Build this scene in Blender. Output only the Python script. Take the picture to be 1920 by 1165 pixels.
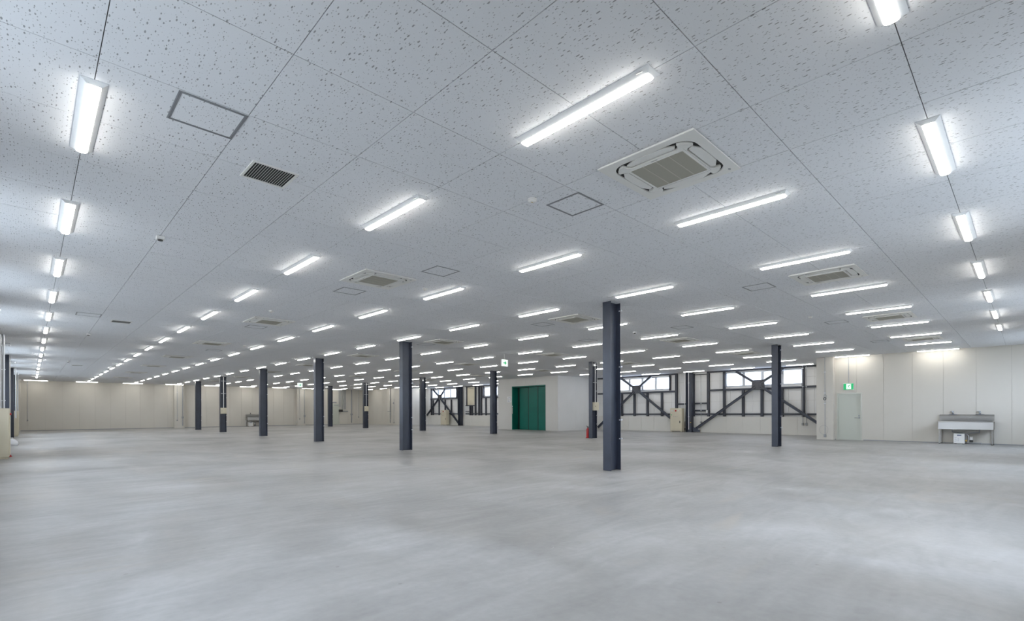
import bpy, math, random
from mathutils import Matrix, Vector
random.seed(7)
C = bpy.context.scene.collection
SC = bpy.context.scene
PI = math.pi
for o in list(bpy.data.objects):
    bpy.data.objects.remove(o)

# ------------------------------------------------------------------ camera, sky, exposure
CAM_H = 1.243                 # eye height
H = CAM_H + 2.303             # ceiling height
cam_d = bpy.data.cameras.new('camera')
cam = bpy.data.objects.new('camera', cam_d)
C.objects.link(cam)
cam_d.sensor_fit = 'HORIZONTAL'
cam_d.sensor_width = 36.0
cam_d.lens = 936.0 / 1920 * 36
cam_d.shift_y = 189.9 / 1920
cam_d.clip_start = 0.05
cam_d.clip_end = 500
cam.matrix_world = (Matrix.Translation((0, 0, CAM_H)) @ Matrix.Rotation(-0.76838, 4, 'Z')
                    @ Matrix.Rotation(PI / 2, 4, 'X') @ Matrix.Rotation(-0.00319, 4, 'Z'))
SC.camera = cam

SKY = 16.0
LAMP = 30.0
EXPO = 0.10
w = bpy.data.worlds.new('overcast_sky')
SC.world = w
w.use_nodes = True
wb = w.node_tree.nodes['Background']
wb.inputs[0].default_value = (0.775, 0.835, 1.0, 1)
wb.inputs[1].default_value = SKY
SC.view_settings.view_transform = 'Standard'
SC.view_settings.look = 'None'
SC.view_settings.gamma = 1
SC.view_settings.use_curve_mapping = False
SC.view_settings.exposure = EXPO
SC.cycles.use_denoising = True
SC.cycles.use_light_tree = True
SC.cycles.max_bounces = 6
SC.cycles.diffuse_bounces = 5
SC.cycles.glossy_bounces = 3
SC.cycles.transmission_bounces = 4
SC.cycles.caustics_reflective = False
SC.cycles.caustics_refractive = False
SC.cycles.sample_clamp_indirect = 6


# ------------------------------------------------------------------ materials
def mat(name, col, rough=0.6, metal=0.0, spec=0.5):
    m = bpy.data.materials.new(name)
    m.use_nodes = True
    b = m.node_tree.nodes['Principled BSDF']
    b.inputs['Base Color'].default_value = (*col, 1)
    b.inputs['Roughness'].default_value = rough
    b.inputs['Metallic'].default_value = metal
    b.inputs['Specular IOR Level'].default_value = spec
    return m


def nd(m, t, **kw):
    n = m.node_tree.nodes.new(t)
    for k, v in kw.items():
        setattr(n, k, v)
    return n


def lk(m, a, b):
    m.node_tree.links.new(a, b)


def noise_tint(m, scale, c1, c2, stretch=(1, 1, 1), detail=4, lo=0.35, hi=0.65):
    """base colour wanders between c1 and c2 with world position"""
    b = m.node_tree.nodes['Principled BSDF']
    g = nd(m, 'ShaderNodeNewGeometry')
    mp = nd(m, 'ShaderNodeMapping')
    mp.inputs['Scale'].default_value = stretch
    n = nd(m, 'ShaderNodeTexNoise')
    n.inputs['Scale'].default_value = scale
    n.inputs['Detail'].default_value = detail
    r = nd(m, 'ShaderNodeValToRGB')
    r.color_ramp.elements[0].position = lo
    r.color_ramp.elements[1].position = hi
    r.color_ramp.elements[0].color = (*c1, 1)
    r.color_ramp.elements[1].color = (*c2, 1)
    lk(m, g.outputs['Position'], mp.inputs['Vector'])
    lk(m, mp.outputs[0], n.inputs['Vector'])
    lk(m, n.outputs[0], r.inputs[0])
    lk(m, r.outputs[0], b.inputs['Base Color'])
    return r


def math_node(m, op, a, b=None, c=None):
    n = nd(m, 'ShaderNodeMath', operation=op)
    for i, v in enumerate((a, b, c)):
        if v is None:
            continue
        if isinstance(v, (int, float)):
            n.inputs[i].default_value = v
        else:
            lk(m, v, n.inputs[i])
    return n.outputs[0]


def mix_rgb(m, fac, a, b, mode='MIX'):
    n = nd(m, 'ShaderNodeMix', data_type='RGBA', blend_type=mode)
    if isinstance(fac, (int, float)):
        n.inputs[0].default_value = fac
    else:
        lk(m, fac, n.inputs[0])
    for s, v in ((6, a), (7, b)):
        if isinstance(v, tuple):
            n.inputs[s].default_value = (*v, 1)
        else:
            lk(m, v, n.inputs[s])
    return n.outputs[2]


# rock wool ceiling board; shade in its elongated pits painted as dark specks
M_TILE = mat('rock_wool_board', (0.60, 0.60, 0.60), 0.9, spec=0.2)


def tile_nodes(m):
    b = m.node_tree.nodes['Principled BSDF']
    g = nd(m, 'ShaderNodeNewGeometry')
    masks = []
    for sc_, st, thr, keep in ((42.0, 0.36, 0.155, 0.50), (64.0, 0.50, 0.155, 0.52)):
        mp = nd(m, 'ShaderNodeMapping')
        mp.inputs['Scale'].default_value = (1, st, 1)
        mp.inputs['Location'].default_value = (sc_ * 0.37, 0, 0)
        mp.inputs['Rotation'].default_value = (0, 0, 0)
        lk(m, g.outputs['Position'], mp.inputs['Vector'])
        # break up the outline a little
        nz = nd(m, 'ShaderNodeTexNoise')
        nz.inputs['Scale'].default_value = 60
        nz.inputs['Detail'].default_value = 1
        lk(m, mp.outputs[0], nz.inputs['Vector'])
        v = nd(m, 'ShaderNodeTexVoronoi', voronoi_dimensions='2D')
        v.inputs['Scale'].default_value = sc_
        lk(m, mp.outputs[0], v.inputs['Vector'])
        sx = nd(m, 'ShaderNodeSeparateColor')
        lk(m, v.outputs['Color'], sx.inputs[0])
        rad = math_node(m, 'MULTIPLY', math_node(m, 'SUBTRACT', sx.outputs[0], 1 - keep), thr / keep * 1.5)
        rad = math_node(m, 'ADD', rad, math_node(m, 'MULTIPLY', math_node(m, 'SUBTRACT', nz.outputs[0], 0.5), 0.16))
        d = math_node(m, 'SUBTRACT', rad, v.outputs['Distance'])
        k = math_node(m, 'MULTIPLY', d, 30.0)
        n = nd(m, 'ShaderNodeClamp')
        lk(m, k, n.inputs[0])
        masks.append(n.outputs[0])
    mask = math_node(m, 'MAXIMUM', masks[0], math_node(m, 'MULTIPLY', masks[1], 0.7))
    col = mix_rgb(m, mask, (0.77, 0.782, 0.81), (0.34, 0.345, 0.355))
    lk(m, col, b.inputs['Base Color'])


tile_nodes(M_TILE)

# power floated concrete
M_FLOOR = mat('floated_concrete', (0.4, 0.4, 0.4), 0.45)


def floor_nodes(m):
    b = m.node_tree.nodes['Principled BSDF']
    g = nd(m, 'ShaderNodeNewGeometry')

    def nz(scale, stretch=(1, 1, 1), detail=5, dist=0.0, rot=0.0, rough=0.55):
        mp = nd(m, 'ShaderNodeMapping')
        mp.inputs['Scale'].default_value = stretch
        mp.inputs['Rotation'].default_value = (0, 0, rot)
        lk(m, g.outputs['Position'], mp.inputs['Vector'])
        n = nd(m, 'ShaderNodeTexNoise')
        n.inputs['Scale'].default_value = scale
        n.inputs['Detail'].default_value = detail
        n.inputs['Distortion'].default_value = dist
        n.inputs['Roughness'].default_value = rough
        lk(m, mp.outputs[0], n.inputs['Vector'])
        return n.outputs[0]
    big = nz(0.28, detail=4, dist=0.6)
    mid = nz(1.1, stretch=(1, 0.45, 1), detail=6, dist=0.9, rot=0.5)
    swp = nz(1.5, stretch=(0.42, 1.5, 1), detail=6, dist=1.8, rot=-0.78)
    fine = nz(14, detail=5)
    s = math_node(m, 'MULTIPLY', big, 0.50)
    s = math_node(m, 'MULTIPLY_ADD', mid, 0.36, s)
    s = math_node(m, 'MULTIPLY_ADD', swp, 0.20, s)
    s = math_node(m, 'MULTIPLY_ADD', fine, 0.10, s)
    r = nd(m, 'ShaderNodeValToRGB')
    els = r.color_ramp.elements
    els[0].position = 0.45
    els[0].color = (0.225, 0.227, 0.224, 1)
    els[1].position = 0.70
    els[1].color = (0.440, 0.442, 0.442, 1)
    e = els.new(0.58)
    e.color = (0.330, 0.332, 0.328, 1)
    lk(m, s, r.inputs[0])
    # pale scribbled scratches left by something dragged
    line = math_node(m, 'ABSOLUTE', math_node(m, 'SUBTRACT', nz(0.9, detail=2, dist=0.5), 0.5))
    line = math_node(m, 'LESS_THAN', line, 0.0011)
    gate = math_node(m, 'GREATER_THAN', nz(0.55, detail=1), 0.63)
    line = math_node(m, 'MULTIPLY', math_node(m, 'MULTIPLY', line, gate), 0.45)
    # a few dark spots
    v = nd(m, 'ShaderNodeTexVoronoi', voronoi_dimensions='2D')
    v.inputs['Scale'].default_value = 0.8
    lk(m, g.outputs['Position'], v.inputs['Vector'])
    spot = math_node(m, 'MULTIPLY', math_node(m, 'LESS_THAN', v.outputs['Distance'], 0.012), 0.35)
    c = mix_rgb(m, line, r.outputs[0], (0.62, 0.62, 0.62))
    c = mix_rgb(m, spot, c, (0.16, 0.15, 0.13))
    wm = nd(m, 'ShaderNodeMapRange')
    wm.inputs['From Min'].default_value = 0.60
    wm.inputs['From Max'].default_value = 0.72
    wm.inputs['To Max'].default_value = 0.35
    lk(m, nz(0.7, stretch=(0.5, 1.5, 1), detail=6, dist=1.0, rot=0.9), wm.inputs['Value'])
    c = mix_rgb(m, wm.outputs[0], c, (0.40, 0.36, 0.30))
    lk(m, c, b.inputs['Base Color'])
    rr = nd(m, 'ShaderNodeMapRange')
    rr.inputs['To Min'].default_value = 0.36
    rr.inputs['To Max'].default_value = 0.60
    rr.inputs['From Min'].default_value = 0.35
    rr.inputs['From Max'].default_value = 0.65
    lk(m, mid, rr.inputs['Value'])
    lk(m, rr.outputs[0], b.inputs['Roughness'])
    bp = nd(m, 'ShaderNodeBump')
    bp.inputs['Strength'].default_value = 0.08
    bp.inputs['Distance'].default_value = 0.01
    lk(m, fine, bp.inputs['Height'])
    lk(m, bp.outputs[0], b.inputs['Normal'])


floor_nodes(M_FLOOR)

M_WALL = mat('insulated_wall_panel', (0.60, 0.575, 0.52), 0.45)
noise_tint(M_WALL, 0.5, (0.585, 0.56, 0.505), (0.62, 0.595, 0.54))
M_JOINT = mat('panel_joint_backing', (0.46, 0.44, 0.40), 0.8)
M_CEILBACK = mat('dark_void_above_boards', (0.10, 0.10, 0.10), 0.9)
M_BOARD = mat('white_wall_board', (0.76, 0.76, 0.75), 0.5)
noise_tint(M_BOARD, 0.6, (0.74, 0.74, 0.73), (0.78, 0.78, 0.77))
M_DADO = mat('pale_dado_panel', (0.68, 0.67, 0.63), 0.5)
noise_tint(M_DADO, 0.6, (0.665, 0.655, 0.615), (0.695, 0.685, 0.645))
M_ELEVW = mat('pale_plastered_board', (0.60, 0.59, 0.56), 0.55)
noise_tint(M_ELEVW, 0.4, (0.585, 0.575, 0.545), (0.615, 0.605, 0.575))
M_STEEL = mat('dark_blue_grey_paint', (0.038, 0.046, 0.068), 0.33)
noise_tint(M_STEEL, 3.0, (0.031, 0.038, 0.058), (0.037, 0.046, 0.069))
M_GIRT = mat('dark_girt_paint', (0.036, 0.041, 0.056), 0.5)
M_PLATE = mat('grey_gusset_paint', (0.085, 0.088, 0.10), 0.5)
M_GALV = mat('galvanised_steel', (0.55, 0.57, 0.60), 0.4, 0.7)
M_CLIP = mat('zinc_clip', (0.75, 0.78, 0.82), 0.35, 0.5)
M_WHITE = mat('white_enamel', (0.78, 0.78, 0.77), 0.4)
M_LAMPBODY = mat('white_lamp_steel', (0.80, 0.81, 0.82), 0.35)
M_AC = mat('white_plastic', (0.76, 0.755, 0.73), 0.45)
M_ACDARK = mat('painted_slot_shade', (0.015, 0.015, 0.015), 0.7)  # shade inside the air outlet slots, painted near black
M_ACGRILLE = mat('beige_filter_grille', (0.36, 0.345, 0.29), 0.6)
M_ACBAR = mat('pale_grille_bar', (0.50, 0.48, 0.42), 0.6)
M_FRAME = mat('anodised_aluminium', (0.28, 0.29, 0.31), 0.45, 0.5)
M_BLACK = mat('painted_duct_shade', (0.006, 0.006, 0.006), 0.8)  # shade inside the vent duct, painted black
M_SLAT = mat('aluminium_slat', (0.5, 0.5, 0.48), 0.5, 0.3)
M_CREAM = mat('cream_cabinet_paint', (0.64, 0.59, 0.46), 0.5)
noise_tint(M_CREAM, 2.0, (0.62, 0.57, 0.44), (0.66, 0.61, 0.475))
M_RED = mat('red_enamel', (0.45, 0.012, 0.015), 0.35)
M_GREEN = mat('elevator_green_paint', (0.003, 0.13, 0.095), 0.32, spec=0.3)
noise_tint(M_GREEN, 1.0, (0.0025, 0.115, 0.085), (0.003, 0.135, 0.10))
M_GREENDK = mat('painted_green_shade', (0.003, 0.02, 0.016), 0.5)  # painted shade for the elevator recess and the slits between its panels
M_SIGNGREEN = mat('sign_green', (0.01, 0.42, 0.14), 0.4)
M_INK = mat('blue_grey_print', (0.16, 0.18, 0.28), 0.6)
M_DOOR = mat('pale_green_grey_door_paint', (0.52, 0.545, 0.485), 0.4)
M_DOORFR = mat('door_frame_paint', (0.56, 0.575, 0.52), 0.4)
M_STAIN = mat('brushed_stainless', (0.47, 0.465, 0.45), 0.30, 1.0)
M_CHROME = mat('chrome', (0.35, 0.37, 0.40), 0.15, 1.0)
M_BRASS = mat('brass_valve', (0.55, 0.38, 0.10), 0.35, 0.9)
M_RUBBER = mat('dark_rubber', (0.03, 0.03, 0.03), 0.6)
M_GREY = mat('grey_plastic', (0.30, 0.31, 0.32), 0.5)
M_PIPE = mat('grey_conduit', (0.42, 0.44, 0.46), 0.45, 0.3)
M_WFRAME = mat('silver_window_frame', (0.55, 0.57, 0.60), 0.4, 0.2)
M_GROUND = mat('outside_ground', (0.30, 0.30, 0.28), 0.9)
M_OUT = mat('outer_cladding', (0.5, 0.5, 0.5), 0.7)
M_CLOTH = mat('white_plastic_sheet', (0.7, 0.72, 0.75), 0.6)
noise_tint(M_GROUND, 0.3, (0.26, 0.26, 0.24), (0.34, 0.34, 0.32))

M_LIGHT = bpy.data.materials.new('led_diffuser_lit')
M_LIGHT.use_nodes = True
_b = M_LIGHT.node_tree.nodes['Principled BSDF']
_b.inputs['Base Color'].default_value = (0.9, 0.9, 0.9, 1)
_b.inputs['Emission Color'].default_value = (1.0, 0.965, 0.90, 1)
_b.inputs['Emission Strength'].default_value = LAMP

M_SIGNLIT = bpy.data.materials.new('sign_face_lit')
M_SIGNLIT.use_nodes = True
_b = M_SIGNLIT.node_tree.nodes['Principled BSDF']
_b.inputs['Base Color'].default_value = (0.85, 0.9, 0.88, 1)
_b.inputs['Emission Color'].default_value = (0.85, 1.0, 0.92, 1)
_b.inputs['Emission Strength'].default_value = 0.7
M_SIGNGREENLIT = bpy.data.materials.new('sign_green_lit')
M_SIGNGREENLIT.use_nodes = True
_b = M_SIGNGREENLIT.node_tree.nodes['Principled BSDF']
_b.inputs['Base Color'].default_value = (0.01, 0.35, 0.12, 1)
_b.inputs['Emission Color'].default_value = (0.02, 0.6, 0.2, 1)
_b.inputs['Emission Strength'].default_value = 0.35

# frosted window pane: lets daylight through spread in every direction
M_FROST = bpy.data.materials.new('frosted_glass')
M_FROST.use_nodes = True
nt = M_FROST.node_tree
nt.nodes.remove(nt.nodes['Principled BSDF'])
_t = nt.nodes.new('ShaderNodeBsdfTranslucent')
_t.inputs[0].default_value = (0.85, 0.88, 0.9, 1)
_g = nt.nodes.new('ShaderNodeBsdfGlossy')
_g.inputs['Roughness'].default_value = 0.25
_x = nt.nodes.new('ShaderNodeMixShader')
_x.inputs[0].default_value = 0.05
nt.links.new(_t.outputs[0], _x.inputs[1])
nt.links.new(_g.outputs[0], _x.inputs[2])
nt.links.new(_x.outputs[0], nt.nodes['Material Output'].inputs['Surface'])


M_CLEAR = bpy.data.materials.new('clear_glass')
M_CLEAR.use_nodes = True
nt = M_CLEAR.node_tree
nt.nodes.remove(nt.nodes['Principled BSDF'])
_t = nt.nodes.new('ShaderNodeBsdfTransparent')
_t.inputs[0].default_value = (0.90, 0.93, 0.93, 1)
_g = nt.nodes.new('ShaderNodeBsdfGlossy')
_g.inputs['Roughness'].default_value = 0.02
_x = nt.nodes.new('ShaderNodeMixShader')
_x.inputs[0].default_value = 0.05
nt.links.new(_t.outputs[0], _x.inputs[1])
nt.links.new(_g.outputs[0], _x.inputs[2])
nt.links.new(_x.outputs[0], nt.nodes['Material Output'].inputs['Surface'])


# ------------------------------------------------------------------ mesh helpers
class MB:
    def __init__(self):
        self.v = []
        self.f = []

    def box(self, x0, x1, y0, y1, z0, z1):
        x0, x1 = min(x0, x1), max(x0, x1)
        y0, y1 = min(y0, y1), max(y0, y1)
        z0, z1 = min(z0, z1), max(z0, z1)
        n = len(self.v)
        self.v += [(x0, y0, z0), (x1, y0, z0), (x1, y1, z0), (x0, y1, z0),
                   (x0, y0, z1), (x1, y0, z1), (x1, y1, z1), (x0, y1, z1)]
        self.f += [tuple(n + i for i in q) for q in
                   ((0, 3, 2, 1), (4, 5, 6, 7), (0, 1, 5, 4), (1, 2, 6, 5), (2, 3, 7, 6), (3, 0, 4, 7))]
        return self

    def bbox(self, x0, x1, y0, y1, z0, z1, b=0.004):
        """box with chamfered edges"""
        cx, cy, cz = (x0 + x1) / 2, (y0 + y1) / 2, (z0 + z1) / 2
        hx, hy, hz = abs(x1 - x0) / 2, abs(y1 - y0) / 2, abs(z1 - z0) / 2
        b = min(b, hx * .9, hy * .9, hz * .9)
        n = len(self.v)
        idx = {}
        for sx in (-1, 1):
            for sy in (-1, 1):
                for sz in (-1, 1):
                    for a, p in (('x', (hx, hy - b, hz - b)), ('y', (hx - b, hy, hz - b)), ('z', (hx - b, hy - b, hz))):
                        idx[(sx, sy, sz, a)] = len(self.v)
                        self.v.append((cx + sx * p[0], cy + sy * p[1], cz + sz * p[2]))

        def face(vs):
            c = Vector((0, 0, 0))
            for i in vs:
                c += Vector(self.v[i])
            c /= len(vs)
            a, b_, d = (Vector(self.v[i]) for i in vs[:3])
            if (b_ - a).cross(d - a).dot(c - Vector((cx, cy, cz))) < 0:
                vs = vs[::-1]
            self.f.append(tuple(vs))
        for s in (-1, 1):
            face([idx[(s, -1, -1, 'x')], idx[(s, 1, -1, 'x')], idx[(s, 1, 1, 'x')], idx[(s, -1, 1, 'x')]])
            face([idx[(-1, s, -1, 'y')], idx[(1, s, -1, 'y')], idx[(1, s, 1, 'y')], idx[(-1, s, 1, 'y')]])
            face([idx[(-1, -1, s, 'z')], idx[(1, -1, s, 'z')], idx[(1, 1, s, 'z')], idx[(-1, 1, s, 'z')]])
        for s in (-1, 1):
            for t in (-1, 1):
                face([idx[(s, t, -1, 'x')], idx[(s, t, 1, 'x')], idx[(s, t, 1, 'y')], idx[(s, t, -1, 'y')]])
                face([idx[(s, -1, t, 'x')], idx[(s, 1, t, 'x')], idx[(s, 1, t, 'z')], idx[(s, -1, t, 'z')]])
                face([idx[(-1, s, t, 'y')], idx[(1, s, t, 'y')], idx[(1, s, t, 'z')], idx[(-1, s, t, 'z')]])
                for u in (-1, 1):
                    face([idx[(s, t, u, 'x')], idx[(s, t, u, 'y')], idx[(s, t, u, 'z')]])
        return self

    def loft(self, rings, cap=True, closed=True):
        n0 = len(self.v)
        m = len(rings[0])
        for r in rings:
            self.v += [tuple(p) for p in r]
        for k in range(len(rings) - 1):
            for i in range(m if closed else m - 1):
                j = (i + 1) % m
                a = n0 + k * m
                self.f.append((a + i, a + j, a + m + j, a + m + i))
        if cap:
            self.f.append(tuple(n0 + i for i in reversed(range(m))))
            self.f.append(tuple(n0 + (len(rings) - 1) * m + i for i in range(m)))
        return self

    def tube(self, pts, r, seg=8, cap=True):
        pts = [Vector(p) for p in pts]
        rings = []
        up = None
        for i, p in enumerate(pts):
            d = (pts[min(i + 1, len(pts) - 1)] - pts[max(i - 1, 0)]).normalized()
            if up is None:
                up = Vector((0, 0, 1)) if abs(d.z) < .9 else Vector((1, 0, 0))
            a = d.cross(up).normalized()
            b = a.cross(d).normalized()
            up = b
            rr = r[i] if isinstance(r, (list, tuple)) else r
            rings.append([p + a * (rr * math.cos(2 * PI * k / seg)) + b * (rr * math.sin(2 * PI * k / seg)) for k in range(seg)])
        return self.loft(rings, cap)

    def cyl(self, c, r, z0, z1, seg=16, r2=None):
        r2 = r if r2 is None else r2
        return self.loft([[(c[0] + q * math.cos(2 * PI * k / seg), c[1] + q * math.sin(2 * PI * k / seg), z) for k in range(seg)]
                          for q, z in ((r, z0), (r2, z1))])

    def prism(self, poly, h0, h1, axis='z'):
        """poly in the two other axes, extruded along axis"""
        def P(a, b, h):
            return {'z': (a, b, h), 'x': (h, a, b), 'y': (a, h, b)}[axis]
        return self.loft([[P(a, b, h0) for a, b in poly], [P(a, b, h1) for a, b in poly]])

    def ring(self, outer, inner, z0, z1):
        """flat frame between two polylines with the same number of points"""
        n = len(outer)
        n0 = len(self.v)
        for pl, z in ((outer, z0), (inner, z0), (inner, z1), (outer, z1)):
            self.v += [(a, b, z) for a, b in pl]
        for i in range(n):
            j = (i + 1) % n
            for k in range(4):
                a, b = n0 + k * n, n0 + ((k + 1) % 4) * n
                self.f.append((a + i, a + j, b + j, b + i))
        return self

    def mesh(self, name, m, smooth=False):
        me = bpy.data.meshes.new(name)
        me.from_pydata(self.v, [], self.f)
        me.update()
        import bmesh
        bm = bmesh.new()
        bm.from_mesh(me)
        bmesh.ops.recalc_face_normals(bm, faces=bm.faces)
        bm.to_mesh(me)
        bm.free()
        me.materials.append(m)
        if smooth:
            for p in me.polygons:
                p.use_smooth = True
        return me


def link(name, data, parent=None, loc=None):
    o = bpy.data.objects.new(name, data)
    C.objects.link(o)
    if parent is not None:
        o.parent = parent
    if loc is not None:
        o.location = loc
    return o


def obj(name, mb, m, parent=None, loc=None, smooth=False):
    return link(name, mb.mesh(name, m, smooth), parent, loc)


def tag(o, label=None, cat=None, group=None, kind=None):
    if label:
        o['label'] = label
    if cat:
        o['category'] = cat
    if group:
        o['group'] = group
    if kind:
        o['kind'] = kind
    return o


def thing(name, label, cat, loc=(0, 0, 0), group=None, rz=0.0):
    o = bpy.data.objects.new(name, None)
    o.empty_display_size = 0.1
    C.objects.link(o)
    o.location = loc
    o.rotation_euler = (0, 0, rz)
    return tag(o, label, cat, group)


def struct(name, mb, m, parent=None):
    o = obj(name, mb, m, parent)
    if parent is None:
        o['kind'] = 'structure'
    return o


def struct_empty(name, loc=(0, 0, 0)):
    o = bpy.data.objects.new(name, None)
    C.objects.link(o)
    o.location = loc
    o['kind'] = 'structure'
    return o


def dup(root, loc, label=None, group=None, rz=None):
    r = root.copy()
    C.objects.link(r)
    r.location = loc
    if rz is not None:
        r.rotation_euler = (0, 0, rz)
    if label:
        r['label'] = label
    if group:
        r['group'] = group
    for ch in list(root.children):
        c = ch.copy()
        C.objects.link(c)
        c.parent = r
        for g in list(ch.children):
            d = g.copy()
            C.objects.link(d)
            d.parent = c
    return r


def minus(rect, holes):
    rs = [rect]
    for h in holes:
        nr = []
        for (a0, a1, b0, b1) in rs:
            x0, x1, y0, y1 = max(a0, h[0]), min(a1, h[1]), max(b0, h[2]), min(b1, h[3])
            if x0 >= x1 - 1e-6 or y0 >= y1 - 1e-6:
                nr.append((a0, a1, b0, b1))
                continue
            if a0 < x0 - 1e-6: nr.append((a0, x0, b0, b1))
            if x1 < a1 - 1e-6: nr.append((x1, a1, b0, b1))
            if b0 < y0 - 1e-6: nr.append((x0, x1, b0, y0))
            if y1 < b1 - 1e-6: nr.append((x0, x1, y1, b1))
        rs = nr
    return rs


def panel_wall(name, normal_axis, face, out, a0, a1, z0, z1, pitch, origin, holes=(), zj=(), m=None,
               slab=0.14, t=0.02, gap=0.006, part='wall_panel', backm=None, inset=0.0):
    """a wall whose visible face is the plane normal_axis = face; 'out' (+1/-1) points away from the room"""
    m = m or M_WALL

    def add(mb, p0, p1, rect):
        q = sorted((p0, p1))
        if normal_axis == 'x':
            mb.box(q[0], q[1], rect[0], rect[1], rect[2], rect[3])
        else:
            mb.box(rect[0], rect[1], q[0], q[1], rect[2], rect[3])
    mb = MB()
    for r in minus((a0 + inset, a1 - inset, z0, z1), holes):
        add(mb, face + out * t, face + out * (t + slab), r)
    root = struct(name, mb, backm or M_JOINT)
    cuts = [a0]
    k = math.ceil((a0 - origin) / pitch + 1e-3)
    while origin + k * pitch < a1 - 0.02:
        cuts.append(origin + k * pitch)
        k += 1
    cuts.append(a1)
    zs = [z0] + [z for z in zj if z0 < z < z1] + [z1]
    for i in range(len(cuts) - 1):
        for j in range(len(zs) - 1):
            g = gap / 2
            rect = (cuts[i] + (g if i else 0), cuts[i + 1] - (g if i < len(cuts) - 2 else 0),
                    zs[j] + (g if j else 0), zs[j + 1] - (g if j < len(zs) - 2 else 0))
            rs = minus(rect, holes)
            if not rs:
                continue
            pm = MB()
            for r in rs:
                add(pm, face, face + out * t, r)
            obj(part, pm, m, root)
    return root


# ------------------------------------------------------------------ floor, ground outside
XL, XR, YN, YF = -0.95, 24.95, -1.15, 48.7
XB = 28.42                      # recessed wall behind the braces
fl = MB().box(XL - 0.3, XB + 0.5, YN - 0.3, YF + 0.3, -0.3, 0.0)
struct('floor', fl, M_FLOOR)
struct('ground_outside', MB().box(-90, 120, -90, 140, -0.45, -0.31), M_GROUND)

# ------------------------------------------------------------------ ceiling of single boards
TX, TY = 0.8987, 0.91
OX, OY = 1.2273, 3.2785
ceil = struct('ceiling', MB().box(XL - 0.3, XB + 0.5, YN - 0.3, YF + 0.3, H + 0.012, H + 0.25), M_CEILBACK)
GAP = 0.0058
tile_me = MB().box(GAP / 2, TX - GAP / 2, GAP / 2, TY - GAP / 2, 0, 0.012).mesh('ceiling_tile', M_TILE)
cells = []
for i in range(-3, 32):
    for j in range(-6, 52):
        x0, y0 = OX + i * TX, OY + j * TY
        if x0 > XB + 0.1 or y0 > YF or x0 + TX < XL or y0 + TY < YN:
            continue
        cx_, cy_ = x0 + TX / 2, y0 + TY / 2
        fwd = cx_ * math.sin(.76838) + cy_ * math.cos(.76838)
        rgt = cx_ * math.cos(.76838) - cy_ * math.sin(.76838)
        vis = fwd > 1.2 and abs(rgt / fwd) < 1.15 and 2.303 / fwd < 0.92
        cells.append((0 if vis else 1, math.hypot(cx_, cy_), x0, y0))
cells.sort()
rest = MB()
for n, (v, d, x0, y0) in enumerate(cells):
    if n < 300:
        link('ceiling_tile', tile_me, ceil, (x0, y0, H))
    else:
        rest.box(x0 + GAP / 2, x0 + TX - GAP / 2, y0 + GAP / 2, y0 + TY - GAP / 2, H, H + 0.012)
r_ = obj('ceiling_tiles_beyond', rest, M_TILE, ceil)
r_['kind'] = 'stuff'

# ------------------------------------------------------------------ walls
WZ0, WZ1 = 2.58, 3.42            # high window band
# left wall with its windows (seen at a grazing angle)
LW = [(2.2, 5.0), (7.2, 9.2), (11.2, 13.2), (15.4, 18.2), (24.4, 27.2), (29.9, 31.6), (32.8, 34.8), (37.4, 41.0)]
WLZ0 = 1.5
lh = [(a, b, WLZ0, WZ1) for a, b in LW]
panel_wall('wall_left', 'x', XL, -1, YN - .2, YF + .2, 0, H + .05, 0.91, 0.0, lh, m=M_BOARD)
# near wall behind and right of the camera, with windows
NW = [(4.8, 8.6), (13.2, 16.2), (20.8, 23.8)]
nh = [(a, b, WLZ0, WZ1) for a, b in NW]
panel_wall('wall_near', 'y', YN, -1, XL - .2, XR + .2, 0, H + .05, 0.91, 0.0, nh, m=M_WALL)
# far wall
panel_wall('wall_far', 'y', YF, 1, XL - .2, 25.6, 0, H + .05, 0.91, -0.1, m=M_WALL)
# right wall (door and sink)
DOOR = (4.83, 5.72, 0.0, 2.0)
panel_wall('wall_right', 'x', XR, 1, YN - .2, 6.43, 0, H + .05, 0.92, 0.41, [DOOR], m=M_WALL)
# pier beside the door, then the return into the window recess
struct('wall_pier_right', MB().box(24.70, XR + 0.16, 5.80, 6.43, 0, H + .05), M_WALL)
struct('wall_return_right', MB().box(XR + 0.16, XB + .3, 6.23, 6.43, 0, H + .05), M_WALL)
# recessed window wall between the door pier and the elevator block
W1 = (15.42, 19.26, 2.58, 3.42)
W2 = (8.02, 11.96, 2.60, 3.44)
W3 = (36.82, 40.72, 2.58, 3.42)
W4 = (29.4, 32.9, 2.58, 3.42)
panel_wall('wall_right_recess', 'x', XB + .06, 1, 6.43, 20.85, 0.93, H + .05, 0.60, 6.9, [W1, W2], zj=[1.78, 2.98], m=M_BOARD, gap=0.008)
panel_wall('wall_right_dado', 'x', XB - .06, 1, 6.43, 20.85, 0, 0.93, 0.91, 6.43, m=M_DADO, slab=.28)
# elevator block
EX = 24.2
EY0, EY1 = 20.85, 26.45
ED = (21.89, 25.03, 0.0, 3.0)
panel_wall('wall_elevator_front', 'x', EX, 1, EY0, EY1, 0, H + .05, 0.91, 20.98, [ED], m=M_ELEVW, gap=.003, inset=.021)
panel_wall('wall_elevator_side', 'y', EY0, 1, EX + .0205, XB + .3, 0, H + .05, 0.91, 24.2, m=M_BOARD, gap=.003)
panel_wall('wall_elevator_rear', 'y', EY1, -1, EX + .0205, XB + .3, 0, H + .05, 0.91, 24.2, m=M_BOARD, gap=.003)
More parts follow.
